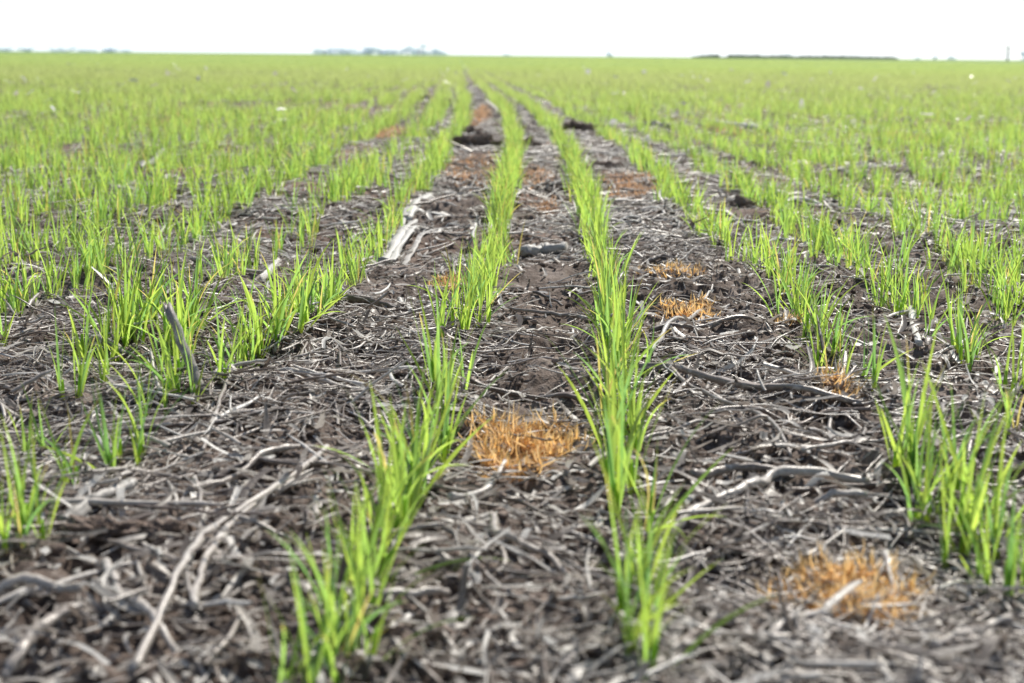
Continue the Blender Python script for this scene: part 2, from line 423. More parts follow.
for (k, x0, y0, x1, y1, n, hh) in CL:
    n = int(n * (1.15 if y0 > 380 else (1.35 if k in (0, 1) else 1.7)) + .5)
    for i in range(n):
        t = (i + random.uniform(.1, .9)) / n
        p = at(x0 + (x1 - x0) * t, y0 + (y1 - y0) * t)
        x = p.x + random.gauss(0, .016 if k == 0 else (.013 if k == 1 else .017)); y = p.y + random.uniform(-.008, .008)
        EX.append((y, x, hh * random.uniform(.75, 1.15), k))
EX.sort()
for y, x, hh, k in EX[:300]: wheat(x, y, hh, k, abs(random.gauss(0, .15)), random.uniform(0, 2 * PI)); n_wheat += 1
EX = np.array([(x, y, k) for y, x, hh, k in EX[300:]]).reshape(-1, 3)

# plants sown along every row, to the far distance
def sow():
    P = []
    bands = [(1.2, 6, 62, 1.0), (6, 14, 52, 1.0), (14, 30, 38, .9), (30, 60, 15, .8), (60, 130, 4, .7), (130, 300, .35, .6)]   # y0, y1, plants per metre, keep
    for y0, y1, dens, _ in bands:
        hw = .42 * y1 + .5
        ks = K[np.abs(OFFA) < hw + 3]
        for k in ks:
            n = rng.poisson((y1 - y0) * dens)
            y = rng.uniform(y0, y1, n); o = off(k)
            x = xc(y) + o + .030 * (vn(y * .9, np.full(n, k * 3.7), 11) - .5) * (1 if k in (0, 1) else 1.6) + rng.normal(0, 1, n) * ((.016 if k in (0, 1) else (.022 if k in (-1, 2) else .034)) + np.clip(y - 10, 0, 20) * .0018)
            ok = np.abs(x) < .42 * y + .35
            # thin and bare spots
            g = vn(x * 1.7, y * .9, 13 + (k % 7) * 0)
            g2 = vn(y * 3.1, np.full(n, k * 5.1), 17)
            keep = np.clip((g - .14) * 4.5, .28, 1) * np.clip((g2 - .0) * 3.5, .25, 1)
            if k in (0, 1): keep = np.clip((g2 + .1) * 3, .6, 1)
            elif k in (-1, 2): keep = np.clip((g2 + .0) * 3, .45, .8)
            ok &= rng.random(n) < np.maximum(keep, np.clip((y - 12) / 25, 0, .95))
            P.append(np.stack([x[ok], y[ok], np.full(ok.sum(), k)], -1))
    return np.concatenate(P)
P = sow()
# where each row starts in the photograph (nearer ones are the clusters above)
ystart = {0: at(500, 238).y, 1: at(597, 243).y, 2: at(742, 266).y, -1: at(398, 216).y, -2: at(255, 266).y, -3: at(62, 292).y, 3: at(882, 312).y}
ys_ = np.array([ystart.get(int(k), at(100, 330).y if k < 0 else at(950, 335).y) for k in P[:, 2]])
P = P[P[:, 1] > ys_]
P = P[np.argsort(P[:, 1])]
inview = np.abs(P[:, 0]) < .366 * P[:, 1] + .02
cand = np.where(inview)[0][:max(0, 300 - n_wheat)]
single = np.zeros(len(P), bool); single[cand] = True
for i in cand:
    wheat(P[i, 0], P[i, 1], random.uniform(.095, .14), int(P[i, 2]), random.uniform(0, .14), random.uniform(0, 2 * PI))
Q = np.concatenate([EX, P[~single]])

def wheat_mass():
    parts = []; start = 0
    vs, fs, cs = [], [], []
    for (y0, y1, per, seg, wmul, hmul) in [(0, 7, 5, 5, 1.0, 1), (7, 15, 4, 3, 1.1, .92), (15, 32, 4, 2, 1.35, .85), (32, 62, 4, 2, 2.0, .85), (62, 140, 4, 1, 4, .9), (140, 400, 6, 1, 14, 1)]:
        q = Q[(Q[:, 1] >= y0) & (Q[:, 1] < y1)]
        if not len(q): continue
        q = np.repeat(q, per, 0); n = len(q)
        pos = np.stack([q[:, 0] + rng.normal(0, .004 * wmul, n), q[:, 1] + rng.normal(0, .004 * wmul, n), height(q[:, 0], q[:, 1]) - .004], -1)
        az = rng.uniform(0, 2 * PI, n)
        hmod = .75 + .5 * vn(q[:, 0] * .8, q[:, 1] * .5, 21)
        v, f, c = blades(pos, az, rng.uniform(.03, .32, n), np.where(rng.random(n) < .6, rng.uniform(0, .4, n), rng.uniform(.3, 1.1, n)),
                         rng.uniform(.078, .150, n) * hmod * hmul, rng.uniform(.0026, .0041, n) * wmul, rng.random(n), rng.random(n), seg=seg, cols=2)
        fs.append(f + start); start += len(v); vs.append(v); cs.append(c)
    me = mesh_np('wheat_field', np.concatenate(vs), np.concatenate(fs), np.concatenate(cs), M_WHEAT)
    kind(link('wheat_field', me), 'stuff')
    print('wheat mass faces', len(me.polygons), 'plants', len(Q))
wheat_mass()

# ------------------------------------------------------------------ dry litter
def centre(x, y, az, L, rad, seg, curv=None, lift=None):
    """centre lines lying on the ground"""
    n = len(x); t = np.linspace(-.5, .5, seg + 1)
    if curv is None: curv = rng.normal(0, .3, n)
    wob = rng.normal(0, .06, (n, seg + 1)); wob[:, 0] = 0
    ang = az[:, None] + curv[:, None] * t[None] + np.cumsum(wob, 1) * .8
    st = (L / seg)[:, None]
    dx = np.cos(ang) * st; dy = np.sin(ang) * st
    X = x[:, None] + np.cumsum(dx, 1) - dx.sum(1, keepdims=True) / 2; Y = y[:, None] + np.cumsum(dy, 1) - dy.sum(1, keepdims=True) / 2
    Z = height(X, Y)
    # a stiff piece rests on the high points under it: blend the ground profile with a straight line through it
    zm = Z.mean(1, keepdims=True); k = (Z * (t * 1.0)[None]).sum(1, keepdims=True) / (t ** 2).sum()
    line = zm + k * t[None]; stiff = .75
    Zs = line * stiff + Z * (1 - stiff)
    Zs = Zs + np.clip((Z - Zs).max(1, keepdims=True), 0, None) * .35 + rad[:, None] * .8
    if lift is not None: Zs = Zs + lift[:, None] + (rng.uniform(-.7, .7, n) * lift)[:, None] * 2 * t[None]
    Zs = np.maximum(Zs, Z + rad[:, None] * .2)
    return np.stack([X, Y, Zs], -1)

def scatter(n, y0, y1, p=2.0):
    """points in the ground trapezoid the picture covers, with a wide margin; density falls with distance"""
    y = (rng.random(n) * (y1 ** (1 / p) - y0 ** (1 / p)) + y0 ** (1 / p)) ** p
    hw = .40 * y + .40
    return rng.uniform(-1, 1, n) * hw, y

def radii(rad, seg, taper=.45, rough=.09):
    n = len(rad); t = np.linspace(0, 1, seg + 1)
    R = rad[:, None] * (1 - taper * t[None]) * (1 + rng.normal(0, rough, (n, seg + 1)))
    R[:, 0] *= .75; R[:, -1] *= .35
    return R

def litter_mass():
    vs, fs, cs = [], [], []; start = 0
    def add(v, f, c):
        nonlocal start
        vs.append(v); fs.append(f + start); cs.append(c); start += len(v)
    for (n, y0, y1, Lr, Rr, seg) in [(20000, .8, 3.2, (.012, .07), (.0006, .0016), 4), (8500, .8, 3.4, (.03, .12), (.0013, .0034), 6), (3600, .8, 3.4, (.05, .20), (.0007, .0013), 7),
                                     (22000, 3.2, 8, (.02, .10), (.0012, .0032), 4), (5000, 3.4, 9, (.08, .26), (.002, .005), 6), (12000, 8, 30, (.04, .2), (.002, .007), 3)]:
        x, y = scatter(n, y0, y1)
        g = vn(x * 2.3, y * 2.3, 31); bare = np.exp(-((x - .02 * 1 - xc(y)) / .085) ** 2) * ((y > 1.65) & (y < 3.0)) * .93
        ok = rng.random(n) < np.clip((g - .25) * 3.4, .12, 1) * (1 - bare)
        x, y = x[ok], y[ok]; n = len(x)
        if y0 == 8:                                            # straw also gathers in the open gaps around the middle rows
            yb = rng.uniform(4.2, 22, 9000); xb = xc(yb) + rng.uniform(-.7, .75, 9000); x = np.r_[x, xb]; y = np.r_[y, yb]; n = len(x)
        L = rng.uniform(*Lr, n) * rng.uniform(.6, 1.1, n); r = rng.uniform(*Rr, n)
        az = rng.uniform(0, PI, n)
        C = centre(x, y, az, L, r, seg, lift=rng.exponential(.005, n))
        v, f, c = tubes(C, radii(r, seg), 4, flat=rng.uniform(.45, 1, n), r1=rng.beta(2.0, 2.4, n) if y0 < 3 else rng.beta(2.2, 1.5, n)); add(v, f, c)
    me = mesh_np('straw_litter', np.concatenate(vs), np.concatenate(fs), np.concatenate(cs), M_STEM)
    kind(link('straw_litter', me), 'stuff')
litter_mass()

def chips(x, y, L, W, seed_h=None, curl=1.0):
    """thin curled flakes: 5x3 grids"""
    n = len(x); rws, cl = 5, 3
    u = np.linspace(-.5, .5, rws)[None, :, None]; v = np.linspace(-.5, .5, cl)[None, None, :]
    az = rng.uniform(0, 2 * PI, n)[:, None, None]
    L_ = L[:, None, None]; W_ = W[:, None, None]
    taper = 1 - rng.uniform(.2, 1.2, n)[:, None, None] * (u ** 2) * 2
    lx = u * L_ + rng.normal(0, .05, (n, rws, cl)) * L_; ly = v * W_ * taper + rng.normal(0, .06, (n, rws, cl)) * W_ + (u ** 2) * L_ * rng.normal(0, .4, n)[:, None, None]
    lz = (u ** 2) * L_ * rng.normal(0, .5, n)[:, None, None] * curl + (v ** 2) * W_ * rng.uniform(-.6, 1.5, n)[:, None, None] * curl
    tx = rng.normal(0, .2, n)[:, None, None]; ty = rng.normal(0, .2, n)[:, None, None]
    lz = lz + tx * lx + ty * ly
    X = x[:, None, None] + lx * np.cos(az) - ly * np.sin(az); Y = y[:, None, None] + lx * np.sin(az) + ly * np.cos(az)
    g = height(X, Y)
    Z = lz + g.mean((1, 2), keepdims=True)
    Z = Z + np.clip((g - Z).max((1, 2), keepdims=True), 0, None) * .75 + .0015
    return np.stack([X, Y, Z], -1), grid_faces(n, rws, cl)

def chip_mass():
    vs, fs, cs = [], [], []; start = 0
    for (n, y0, y1, Lr, Wr) in [(12000, .8, 3.2, (.005, .024), (.002, .007)), (1300, .8, 4, (.015, .045), (.005, .012)), (4200, .8, 5, (.03, .085), (.003, .009)), (9000, 3.2, 9, (.008, .045), (.004, .012)), (9000, 9, 40, (.02, .10), (.008, .028))]:
        x, y = scatter(n, y0, y1)
        ok = rng.random(n) > np.exp(-((x - .02 - xc(y)) / .085) ** 2) * ((y > 1.65) & (y < 3.0)) * .85; x, y = x[ok], y[ok]; n = len(x)
        L = rng.uniform(*Lr, n); W = rng.uniform(*Wr, n)
        V, f = chips(x, y, L, W)
        r1 = rng.beta(1.6, 2.2, n); r1 = np.where(rng.random(n) < (.2 if y0 < 3 else .45), rng.uniform(.8, 1, n), r1)
        c = np.zeros((n, 5, 3, 3)); c[..., 1] = r1[:, None, None]
        vs.append(V.reshape(-1, 3)); fs.append(f + start); cs.append(c.reshape(-1, 3)); start += V.size // 3
    me = mesh_np('leaf_litter', np.concatenate(vs), np.concatenate(fs), np.concatenate(cs), M_CHIP)
    kind(link('leaf_litter', me), 'stuff')
chip_mass()

# soil crumbs
def blob(x, y, r, n_lat=4, n_lon=6, zs=.7, sink=.3):
    n = len(x)
    th = np.linspace(0, PI, n_lat + 1)[None, :, None]; ph = (np.arange(n_lon) * 2 * PI / n_lon)[None, None, :]
    k = 1 + rng.normal(0, .22, (n, n_lat + 1, n_lon)); k[:, 0] = k[:, 0, :1]; k[:, -1] = k[:, -1, :1]
    R = r[:, None, None] * k
    sx = rng.uniform(.7, 1.4, n)[:, None, None]
    X = x[:, None, None] + R * np.sin(th) * np.cos(ph) * sx; Y = y[:, None, None] + R * np.sin(th) * np.sin(ph)
    Z = height(x, y)[:, None, None] + R * np.cos(th) * zs + (r * (zs - sink))[:, None, None]
    return np.stack([X, Y, Z], -1).reshape(-1, 3), grid_faces(n, n_lat + 1, n_lon, True)
def crumbs():
    x, y = scatter(30000, .8, 4.5); n = len(x)
    g = vn(x * 3, y * 3, 41); ok = rng.random(n) < np.clip((g - .2) * 2.5, .1, 1); x, y = x[ok], y[ok]
    r = .0012 + rng.exponential(.0018, len(x)); r = np.minimum(r, .006)
    v, f = blob(x, y, r); f = f[:, ::-1]
    kind(link('soil_crumbs', mesh_np('soil_crumbs', v, f, None, M_CLOD)), 'stuff')
crumbs()

# ---- named / individual pieces
def xzone(p):
    px = 512 + (p[0] / (p[1] * cp + H * sp_)) * F
    return ['by the left edge', 'left of the middle rows', 'around the dense middle rows', 'right of the middle rows', 'by the right edge'][int(np.clip(px // 205, 0, 4))]

def local_obj(name, V, f, c, mat, smooth=True):
    V = np.asarray(V).reshape(-1, 3); ctr = V.mean(0); ctr[2] = V[:, 2].min()
    me = mesh_np(name, V - ctr, f, c, mat, smooth)
    return link(name, me, None, Vector(ctr))
def cap_faces(v, f, c, seg, sides):
    """close both ends with a fan quad pair"""
    n0 = len(v)
    a = v[:sides].mean(0); b = v[-sides:].mean(0)
    return v, f, c

def resample(pts, k):
    pts = np.array(pts, float); d = np.r_[0, np.cumsum(np.linalg.norm(np.diff(pts, axis=0), axis=1))]
    s = np.linspace(0, d[-1], k)
    o = np.stack([np.interp(s, d, pts[:, i]) for i in range(pts.shape[1])], -1)
    for _ in range(2): o[1:-1] = (o[:-2] + 2 * o[1:-1] + o[2:]) / 4
    return o

def stem_piece(name, pix, width_px, tone, label, cat='dry twig', lift=.004, nodes=0, flat=1.0, mat=None, sides=9, taper=.25, group=None, lifts=None, world=False):
    """a stem that lies along a line of points; pix are where those points stand in the photo"""
    W = [Vector((p[0], p[1], 0)) if world else at(*p) for p in pix]
    wr = [width_px / 2 if world else width_px * mpp(p) / 2 for p in W]
    k = max(12, int(5 * len(pix)) + 8)
    P_ = resample([(p.x, p.y) for p in W], k)
    r = float(np.mean(wr)); Z = height(P_[:, 0], P_[:, 1])
    Zs = Z.copy()
    for _ in range(12): Zs[1:-1] = (Zs[:-2] + Zs[1:-1] + Zs[2:]) / 3; Zs = np.maximum(Zs, Z - .001)
    for _ in range(3): Zs[1:-1] = (Zs[:-2] + Zs[1:-1] + Zs[2:]) / 3
    Zs += r * flat * .8 + lift
    kk = np.cumsum(rng.normal(0, 1, k)); kk -= np.linspace(kk[0], kk[-1], k); P_[:, 0] += kk * min(r, .004) * .22; kk = np.cumsum(rng.normal(0, 1, k)); kk -= np.linspace(kk[0], kk[-1], k); P_[:, 1] += kk * min(r, .004) * .3
    if lifts: Zs += np.interp(np.linspace(0, 1, k), np.linspace(0, 1, len(lifts)), lifts)
    C = np.concatenate([P_, Zs[:, None]], 1)[None]
    t = np.linspace(0, 1, k); R = r * (1 - taper * t) * (1 + rng.normal(0, .10, k)); R[rng.integers(1, k - 1, 2)] *= 1.25
    for q in range(nodes):
        j = int((q + .7) / (nodes + .4) * k); R[min(j, k - 1)] *= 1.22
    # closed, slightly broken ends
    C = np.concatenate([C[:, :1], C, C[:, -1:]], 1); R = np.r_[R[0] * .05, R, R[-1] * .05]
    d0 = C[0, 2] - C[0, 1]; C[0, 0] += d0 * .12; d1 = C[0, -3] - C[0, -2]; C[0, -1] += d1 * .12
    v, f, c = tubes(C, R[None], sides, flat=np.array([flat]), r1=np.array([tone]))
    sd_ = rng.uniform(0, 90); ang = np.tile(np.arange(sides) * 2 * PI / sides, k + 2); tt = np.repeat(np.linspace(0, 1, k + 2), sides)
    dsp = (vn(np.cos(ang) * 1.6 + sd_, np.sin(ang) * 1.6 + tt * 5, 71) - .5) * .7 + (vn(np.cos(ang) * 4 + sd_, np.sin(ang) * 4 + tt * 3, 72) - .5) * .35
    ctr_ = np.repeat(C[0], sides, 0); v = ctr_ + (v - ctr_) * (1 + dsp[:, None])
    o = local_obj(name, v, f, c, mat or M_STEM)
    tag(o, label, cat, group)
    return o

ST = [  # name, photo polyline, width px, tone, label
    ('dry_branch', [(133, 690), (160, 640), (200, 585), (240, 545), (285, 515), (328, 478)], 9, .55, 'pale crooked branch in the left foreground, running from the bottom edge up right', 0),
    ('dry_branch', [(196, 640), (208, 590), (235, 555), (262, 528)], 8, .62, 'short pale branch beside the long crooked branch in the left foreground', 0),
    ('dry_branch', [(190, 520), (235, 505), (262, 488), (318, 474)], 8, .40, 'smooth grey curved stem above the pale crooked branch at left', 0),
    ('dry_branch', [(105, 590), (125, 625), (150, 640), (178, 668)], 10, .62, 'pale bent stick at the bottom left, left of the crooked branch', 0),
    ('dry_twig', [(-5, 617), (40, 612), (82, 622)], 11, .55, 'straight pale stem entering at the lower left edge', 0),
    ('dry_twig', [(5, 680), (45, 652), (85, 634)], 12, .5, 'thick grey stem at the bottom left corner', 0),
    ('dry_twig', [(128, 458), (190, 454), (240, 446), (286, 438)], 6, .12, 'long thin dark brown stem lying across the left foreground', 0),
    ('dry_twig', [(203, 478), (212, 455), (222, 425), (232, 402)], 4, .45, 'thin grey stem pointing away, crossing the long dark stem', 0),
    ('dry_twig', [(195, 505), (202, 535), (205, 552)], 5, .5, 'thin grey twig just above the crooked branch at left', 0),
    ('dry_twig', [(215, 500), (255, 490), (300, 498), (345, 490)], 7, .3, 'dark bowed stem touching the left middle wheat row', 0),
    ('dry_twig', [(280, 398), (310, 401), (345, 404), (385, 410)], 5, .85, 'long white split stem left of the middle wheat rows', 0),
    ('dry_twig', [(330, 300), (352, 308), (378, 314), (398, 318)], 9, .25, 'dark stalk piece left of the middle rows, below the white split stalk', 0),
    ('dry_twig', [(636, 391), (690, 400), (745, 412), (800, 425), (860, 434)], 8, .38, 'longest straight grey stem lying right of the middle rows', 0),
    ('dry_twig', [(670, 398), (720, 428), (765, 445), (790, 482)], 5, .48, 'thin grey stem slanting down below the longest straight stem', 0),
    ('dry_twig', [(700, 440), (745, 436), (790, 442), (830, 434), (868, 442)], 6, .25, 'dark wavy stem right of the middle rows, under the straight one', 0),
    ('dry_twig', [(766, 416), (795, 408), (826, 394)], 5, .55, 'short pale stem resting on the longest straight stem', 0),
    ('dry_branch', [(672, 545), (715, 524), (765, 510), (772, 500), (815, 500), (868, 505)], 11, .60, 'thick pale crooked branch right of centre in the foreground', 0),
    ('dry_twig', [(690, 497), (735, 490), (780, 494)], 9, .35, 'grey stem lying just behind the thick pale crooked branch', 0),
    ('dry_twig', [(702, 474), (755, 475), (808, 470)], 5, .45, 'straight thin stem behind the crooked branch, right of centre', 0),
    ('dry_twig', [(800, 478), (850, 470), (905, 470), (930, 465)], 5, .55, 'thin pale stem passing behind the right foreground wheat clump', 0),
    ('dry_twig', [(790, 515), (830, 518), (865, 520)], 9, .65, 'pale flat stem in front of the thick crooked branch at right', 0),
    ('dry_twig', [(640, 455), (670, 448), (705, 443)], 5, .5, 'short thin stem right of the middle rows near a bent wheat leaf', 0),
    ('dry_twig', [(650, 375), (668, 352), (690, 338), (700, 330)], 5, .6, 'pale fork of stem behind the longest straight stem', 0),
    ('dry_twig', [(650, 355), (700, 350), (760, 346)], 5, .3, 'thin dark stem near the small orange clump right of the rows', 0),
    ('dry_twig', [(685, 245), (700, 235), (725, 231), (760, 230)], 3.5, .6, 'thin pale bent twig behind, right of the middle rows', 0),
    ('dry_twig', [(668, 700), (700, 672), (745, 640), (790, 620), (860, 604)], 11, .28, 'dark stem lying over the nearest orange clump', 0),
    ('dry_twig', [(770, 683), (800, 660), (830, 650)], 10, .6, 'pale stem at the bottom edge under the orange clump', 0),
    ('dry_twig', [(885, 575), (890, 600), (890, 622)], 9, .7, 'short pale stub standing out right of the nearest orange clump', 0),
    ('dry_twig', [(930, 690), (965, 668), (1010, 650)], 10, .6, 'pale stem in the bottom right corner', 0),
    ('dry_twig', [(380, 625), (420, 620), (448, 612)], 9, .55, 'grey stem at the bottom right of the left middle wheat row', 0),
    ('dry_twig', [(450, 520), (485, 505), (505, 480)], 8, .7, 'pale stick just under the orange clump between the middle rows', 0),
    ('dry_twig', [(492, 545), (500, 570), (545, 580), (565, 588)], 9, .5, 'grey hooked stem between the middle rows in the foreground', 0),
    ('dry_twig', [(462, 503), (520, 515), (575, 545), (640, 552)], 5, .3, 'long dark thin stem crossing between the middle rows', 0),
    ('dry_twig', [(470, 400), (510, 404), (560, 412), (590, 416)], 7, .2, 'dark stem just behind the orange clump of the middle rows', 0),
    ('dry_twig', [(910, 322), (914, 345), (918, 368)], 8, .85, 'short white stub among wheat near the right edge', 0),
    ('dry_twig', [(760, 205), (800, 208), (828, 213)], 5, .85, 'pale white stem lying among wheat at right, well back', 0),
    ('dry_twig', [(715, 198), (750, 204), (768, 206)], 5, .3, 'dark stem lying among wheat at right, well back', 0),
    ('dry_twig', [(258, 290), (275, 275), (280, 262)], 8, .75, 'pale stub among the wheat tufts at left', 0),
    ('dry_twig', [(190, 262), (215, 268), (240, 280), (262, 285)], 5, .5, 'grey stem between wheat tufts at the left', 0),
]
for nm, pix, wpx, tone, lab, _ in ST:
    stem_piece(nm, pix, wpx * .92, tone, lab, 'dry branch' if nm == 'dry_branch' else 'dry twig', lift=.006)

# thick broken stalks (> stalk wall, pith)
def stalk(pix, wpx, tone, label, lifts=None, pith=True, flat=.85):
    o = stem_piece('broken_stalk', pix, wpx, tone, label, 'stalk', lift=.003, nodes=2, flat=flat, mat=M_STALK, sides=14, taper=.12, lifts=lifts)
    return o
stalk([(383, 264), (392, 250), (404, 236), (414, 223)], 11, .9, 'thick white split stalk, the largest, left of the middle wheat rows', flat=.6)
stalk([(392, 262), (400, 248), (414, 234), (430, 226)], 7, .95, 'long white splinter lying on the thick white stalk', flat=.35, lifts=[.012, .016, .004])
stalk([(380, 252), (392, 240), (404, 222), (410, 208)], 5, .8, 'thin splinter at the left side of the thick white stalk', flat=.35)
stalk([(404, 262), (408, 250), (422, 238), (440, 232)], 5, .6, 'grey bark strip at the right side of the thick white stalk', flat=.3)
stalk([(406, 222), (416, 212), (424, 204), (430, 196)], 10, .95, 'pale broken stalk piece behind the thick white stalk', flat=.5)
stalk([(-10, 361), (30, 364), (80, 364), (128, 368)], 12, .42, 'smooth grey stalk at the left edge among wheat')
stalk([(66, 546), (92, 532), (118, 520), (134, 512)], 15, .62, 'stubby pale stalk chunk in the left foreground')
stalk([(524, 249), (545, 247), (566, 249)], 13, .75, 'weathered pale stalk chunk between the middle rows')
stalk([(398, 302), (404, 311), (412, 322)], 6, .98, 'small bright white stalk strip left of the middle rows')
stalk([(462, 250), (478, 253), (490, 256)], 5, .9, 'thin white stalk strip in the left middle row')
stalk([(272, 130), (286, 127), (301, 121)], 6, .98, 'bright white stalk far back on the left')
stalk([(715, 126), (740, 129), (765, 133)], 6, .98, 'bright white stalk far back on the right')
stalk([(840, 124), (856, 128), (880, 133)], 4, .9, 'thin pale stalk far back, right of the bright white one')
stalk([(640, 126), (655, 128), (672, 131)], 6, .15, 'dark stalk far back beside the third row gap')
stalk([(140, 172), (152, 166), (164, 158)], 7, .55, 'grey stalk well back among wheat on the left')
stalk([(165, 186), (178, 184)], 7, .95, 'small white stalk piece well back on the left')
stalk([(990, 236), (1030, 242)], 7, .9, 'white stalk at the right edge well back')
stalk([(790, 210), (815, 213), (830, 212)], 5, .2, 'dark stalk well back on the right')

# leaning and upright stubble
def stubble(px, py, hpx, wpx, dx, tone, label, dy=0.0):
    p = at(px, py); s = mpp(p); z0 = hz(p.x, p.y) - .01
    k = 9; t = np.linspace(0, 1, k)
    C = np.stack([p.x + dx * s * t, p.y + dy * t, z0 + (hpx * s + .01) * t], -1)
    C[1:-1, :2] += rng.normal(0, .0012, (k - 2, 2))
    R = wpx * s / 2 * (1.1 - .15 * t) * (1 + rng.normal(0, .05, k)); R[k // 2] *= 1.15
    C = np.concatenate([C, C[-1:] - [[0, 0, .006]]], 0); R = np.r_[R, R[-1] * .05]
    a = np.arange(12) * 2 * PI / 12
    V = C[:, None] + R[:, None, None] * np.stack([np.cos(a), np.sin(a), np.zeros(12)], -1)[None]
    V[-2, :, 2] += rng.normal(0, wpx * s * .22, 12)               # jagged broken rim
    var = np.zeros((k + 1, 12, 3)); var[..., 1] = tone
    o = local_obj('stubble', V, grid_faces(1, k + 1, 12, True), var.reshape(-1, 3), M_STALK)
    tag(o, label, 'stubble')
stubble(208, 418, 88, 10, -46, .4, 'dark split stubble stalk leaning left among wheat on the left', .05)
# chunks of old stalk and clods lying in the gaps between the rows, well back
gaps = [(-1, 0), (0, 1), (1, 2), (-2, -1), (2, 3)]
for i in range(78):
    ga, gb = gaps[[0, 1, 2, 0, 1, 2, 3, 4][i % 8]]
    yy = random.uniform(3.3, 13) if i % 3 else random.uniform(3.0, 6)
    xx = float(xc(yy)) + (off(ga) + off(gb)) / 2 + random.uniform(-.06, .06)
    az_ = random.uniform(0, PI) if i % 2 else random.gauss(0, .5); Ls = random.uniform(.06, .18)
    px_ = [(xx + math.cos(az_) * Ls * q, yy + math.sin(az_) * Ls * q) for q in (-.5, -.1, .2, .5)]
    gname = {(-1, 0): 'in the gap left of the middle rows', (0, 1): 'between the two middle rows', (1, 2): 'in the gap right of the middle rows',
             (-2, -1): 'beyond the first row on the left', (2, 3): 'beyond the first row on the right'}[(ga, gb)]
    dist = 'far back' if yy > 6 else 'beyond the sharp zone'
    tn = random.choice([.15, .6, .9, 1.0])
    lab = f"{'dark' if tn < .4 else 'pale'} broken stalk {gname}, {dist}"
    stem_piece('broken_stalk', px_, random.uniform(.010, .026), tn, lab, 'stalk', lift=.003, nodes=1, flat=random.uniform(.25, .6), mat=M_STALK, sides=10, taper=.2, group=lab, world=True)

# random individual pieces, the largest in view
BANDS = [(.95, 1.35, 'at the bottom edge'), (1.35, 1.9, 'in the near foreground'), (1.9, 2.7, 'in the sharp middle ground'), (2.7, 5.2, 'further back')]
n_st = 300 - len(ST)
x, y = scatter(900, .98, 5.0); ok = np.abs(x) < .36 * y; x, y = x[ok][:n_st], y[ok][:n_st]
n = len(x); L = rng.uniform(.05, .17, n) * rng.uniform(.6, 1.2, n); r = rng.uniform(.0018, .0044, n)
azs = np.where(rng.random(n) < .45, rng.normal(0, .5, n), rng.uniform(0, PI, n)); seg = 9
C = centre(x, y, azs, L, r, seg, lift=rng.exponential(.005, n)); R = radii(r, seg, .4, .1)
tones = np.clip(rng.beta(2.2, 2.2, n), 0, 1)
for i in range(n):
    v, f, c = tubes(C[i:i + 1], R[i:i + 1], 7, flat=np.array([rng.uniform(.6, 1)]), r1=tones[i:i + 1])
    o = local_obj('dry_twig', v, f, c, M_STEM)
    tone = 'dark brown' if tones[i] < .35 else ('grey' if tones[i] < .62 else 'pale')
    ln = 'long' if L[i] > .10 else 'short'
    bd = [b for a, q, b in BANDS if a <= y[i] < q] or ['further back']
    lab = f"{ln} {tone} dry twig {bd[0]}, {xzone((x[i], y[i]))}"
    tag(o, lab, 'dry twig', lab)

# flakes seen one by one
def flake(px, py, lpx, wpx, tone, label, group=None):
    p = at(px, py); s = mpp(p)
    V, f = chips(np.array([p.x]), np.array([p.y]), np.array([lpx * s]), np.array([wpx * s]), curl=.5)
    V[..., 2] += .004
    c = np.zeros((15, 3)); c[:, 1] = tone
    o = local_obj('husk_flake', V, f, c, M_CHIP)
    md = o.modifiers.new('thickness', 'SOLIDIFY'); md.thickness = .0012
    md = o.modifiers.new('round', 'SUBSURF'); md.levels = 1; md.render_levels = 2
    tag(o, label, 'husk flake', group)
FL = [(665, 515, 34, 16, .7, 'broad pale husk flake beside the right middle row'), (785, 550, 40, 18, .8, 'broad white husk flake behind the nearest orange clump'),
      (735, 553, 26, 22, .6, 'grey rounded flake left of the broad white flake'), (690, 568, 24, 18, .7, 'small grey flake in the right foreground'),
      (380, 432, 22, 16, .95, 'white flake touching the left middle row'), (55, 312, 16, 10, 1, 'small white flake among wheat at left'),
      (92, 327, 12, 9, .95, 'tiny white flake among wheat at left'), (145, 230, 16, 9, 1, 'white flake between wheat tufts on the left'), 
      (290, 300, 12, 12, .6, 'round grey flake in a left wheat tuft'), (430, 170, 10, 6, .9, 'pale flake left of the left middle row'),
      (785, 305, 30, 12, 1, 'white flake by the first wheat row on the right'), (795, 455, 30, 12, .6, 'grey flake beyond the thick crooked branch'), 
      (810, 588, 30, 16, .85, 'pale flake touching the nearest orange clump'), (615, 568, 26, 20, .6, 'grey flake at the foot of the right middle row'),
      (350, 122, 10, 6, 1, 'tiny white flake far back on the left'), (655, 190, 12, 7, .9, 'white flake beyond the first right row'), (850, 150, 12, 7, 1, 'white flake far back on the right')]
for q in FL: flake(*q)
x, y = scatter(110, 1.0, 6.5); 
for i in range(len(x)):
    if abs(x[i]) > .36 * y[i]: continue
    tone = random.choice([.3, .45, .6, .95]); bd = [b for a, q, b in BANDS if a <= y[i] < q] or ['further back']
    V, f = chips(x[i:i + 1], y[i:i + 1], np.array([random.uniform(.015, .04)]), np.array([random.uniform(.006, .014)]))
    V[..., 2] += .003
    c = np.zeros((15, 3)); c[:, 1] = tone
    o = local_obj('husk_flake', V, f, c, M_CHIP); md = o.modifiers.new('thickness', 'SOLIDIFY'); md.thickness = .001
    lab = f"{'white' if tone > .9 else ('pale' if tone > .7 else 'grey')} small husk flake {bd[0]}, {xzone((x[i], y[i]))}"
    tag(o, lab, 'husk flake', lab)

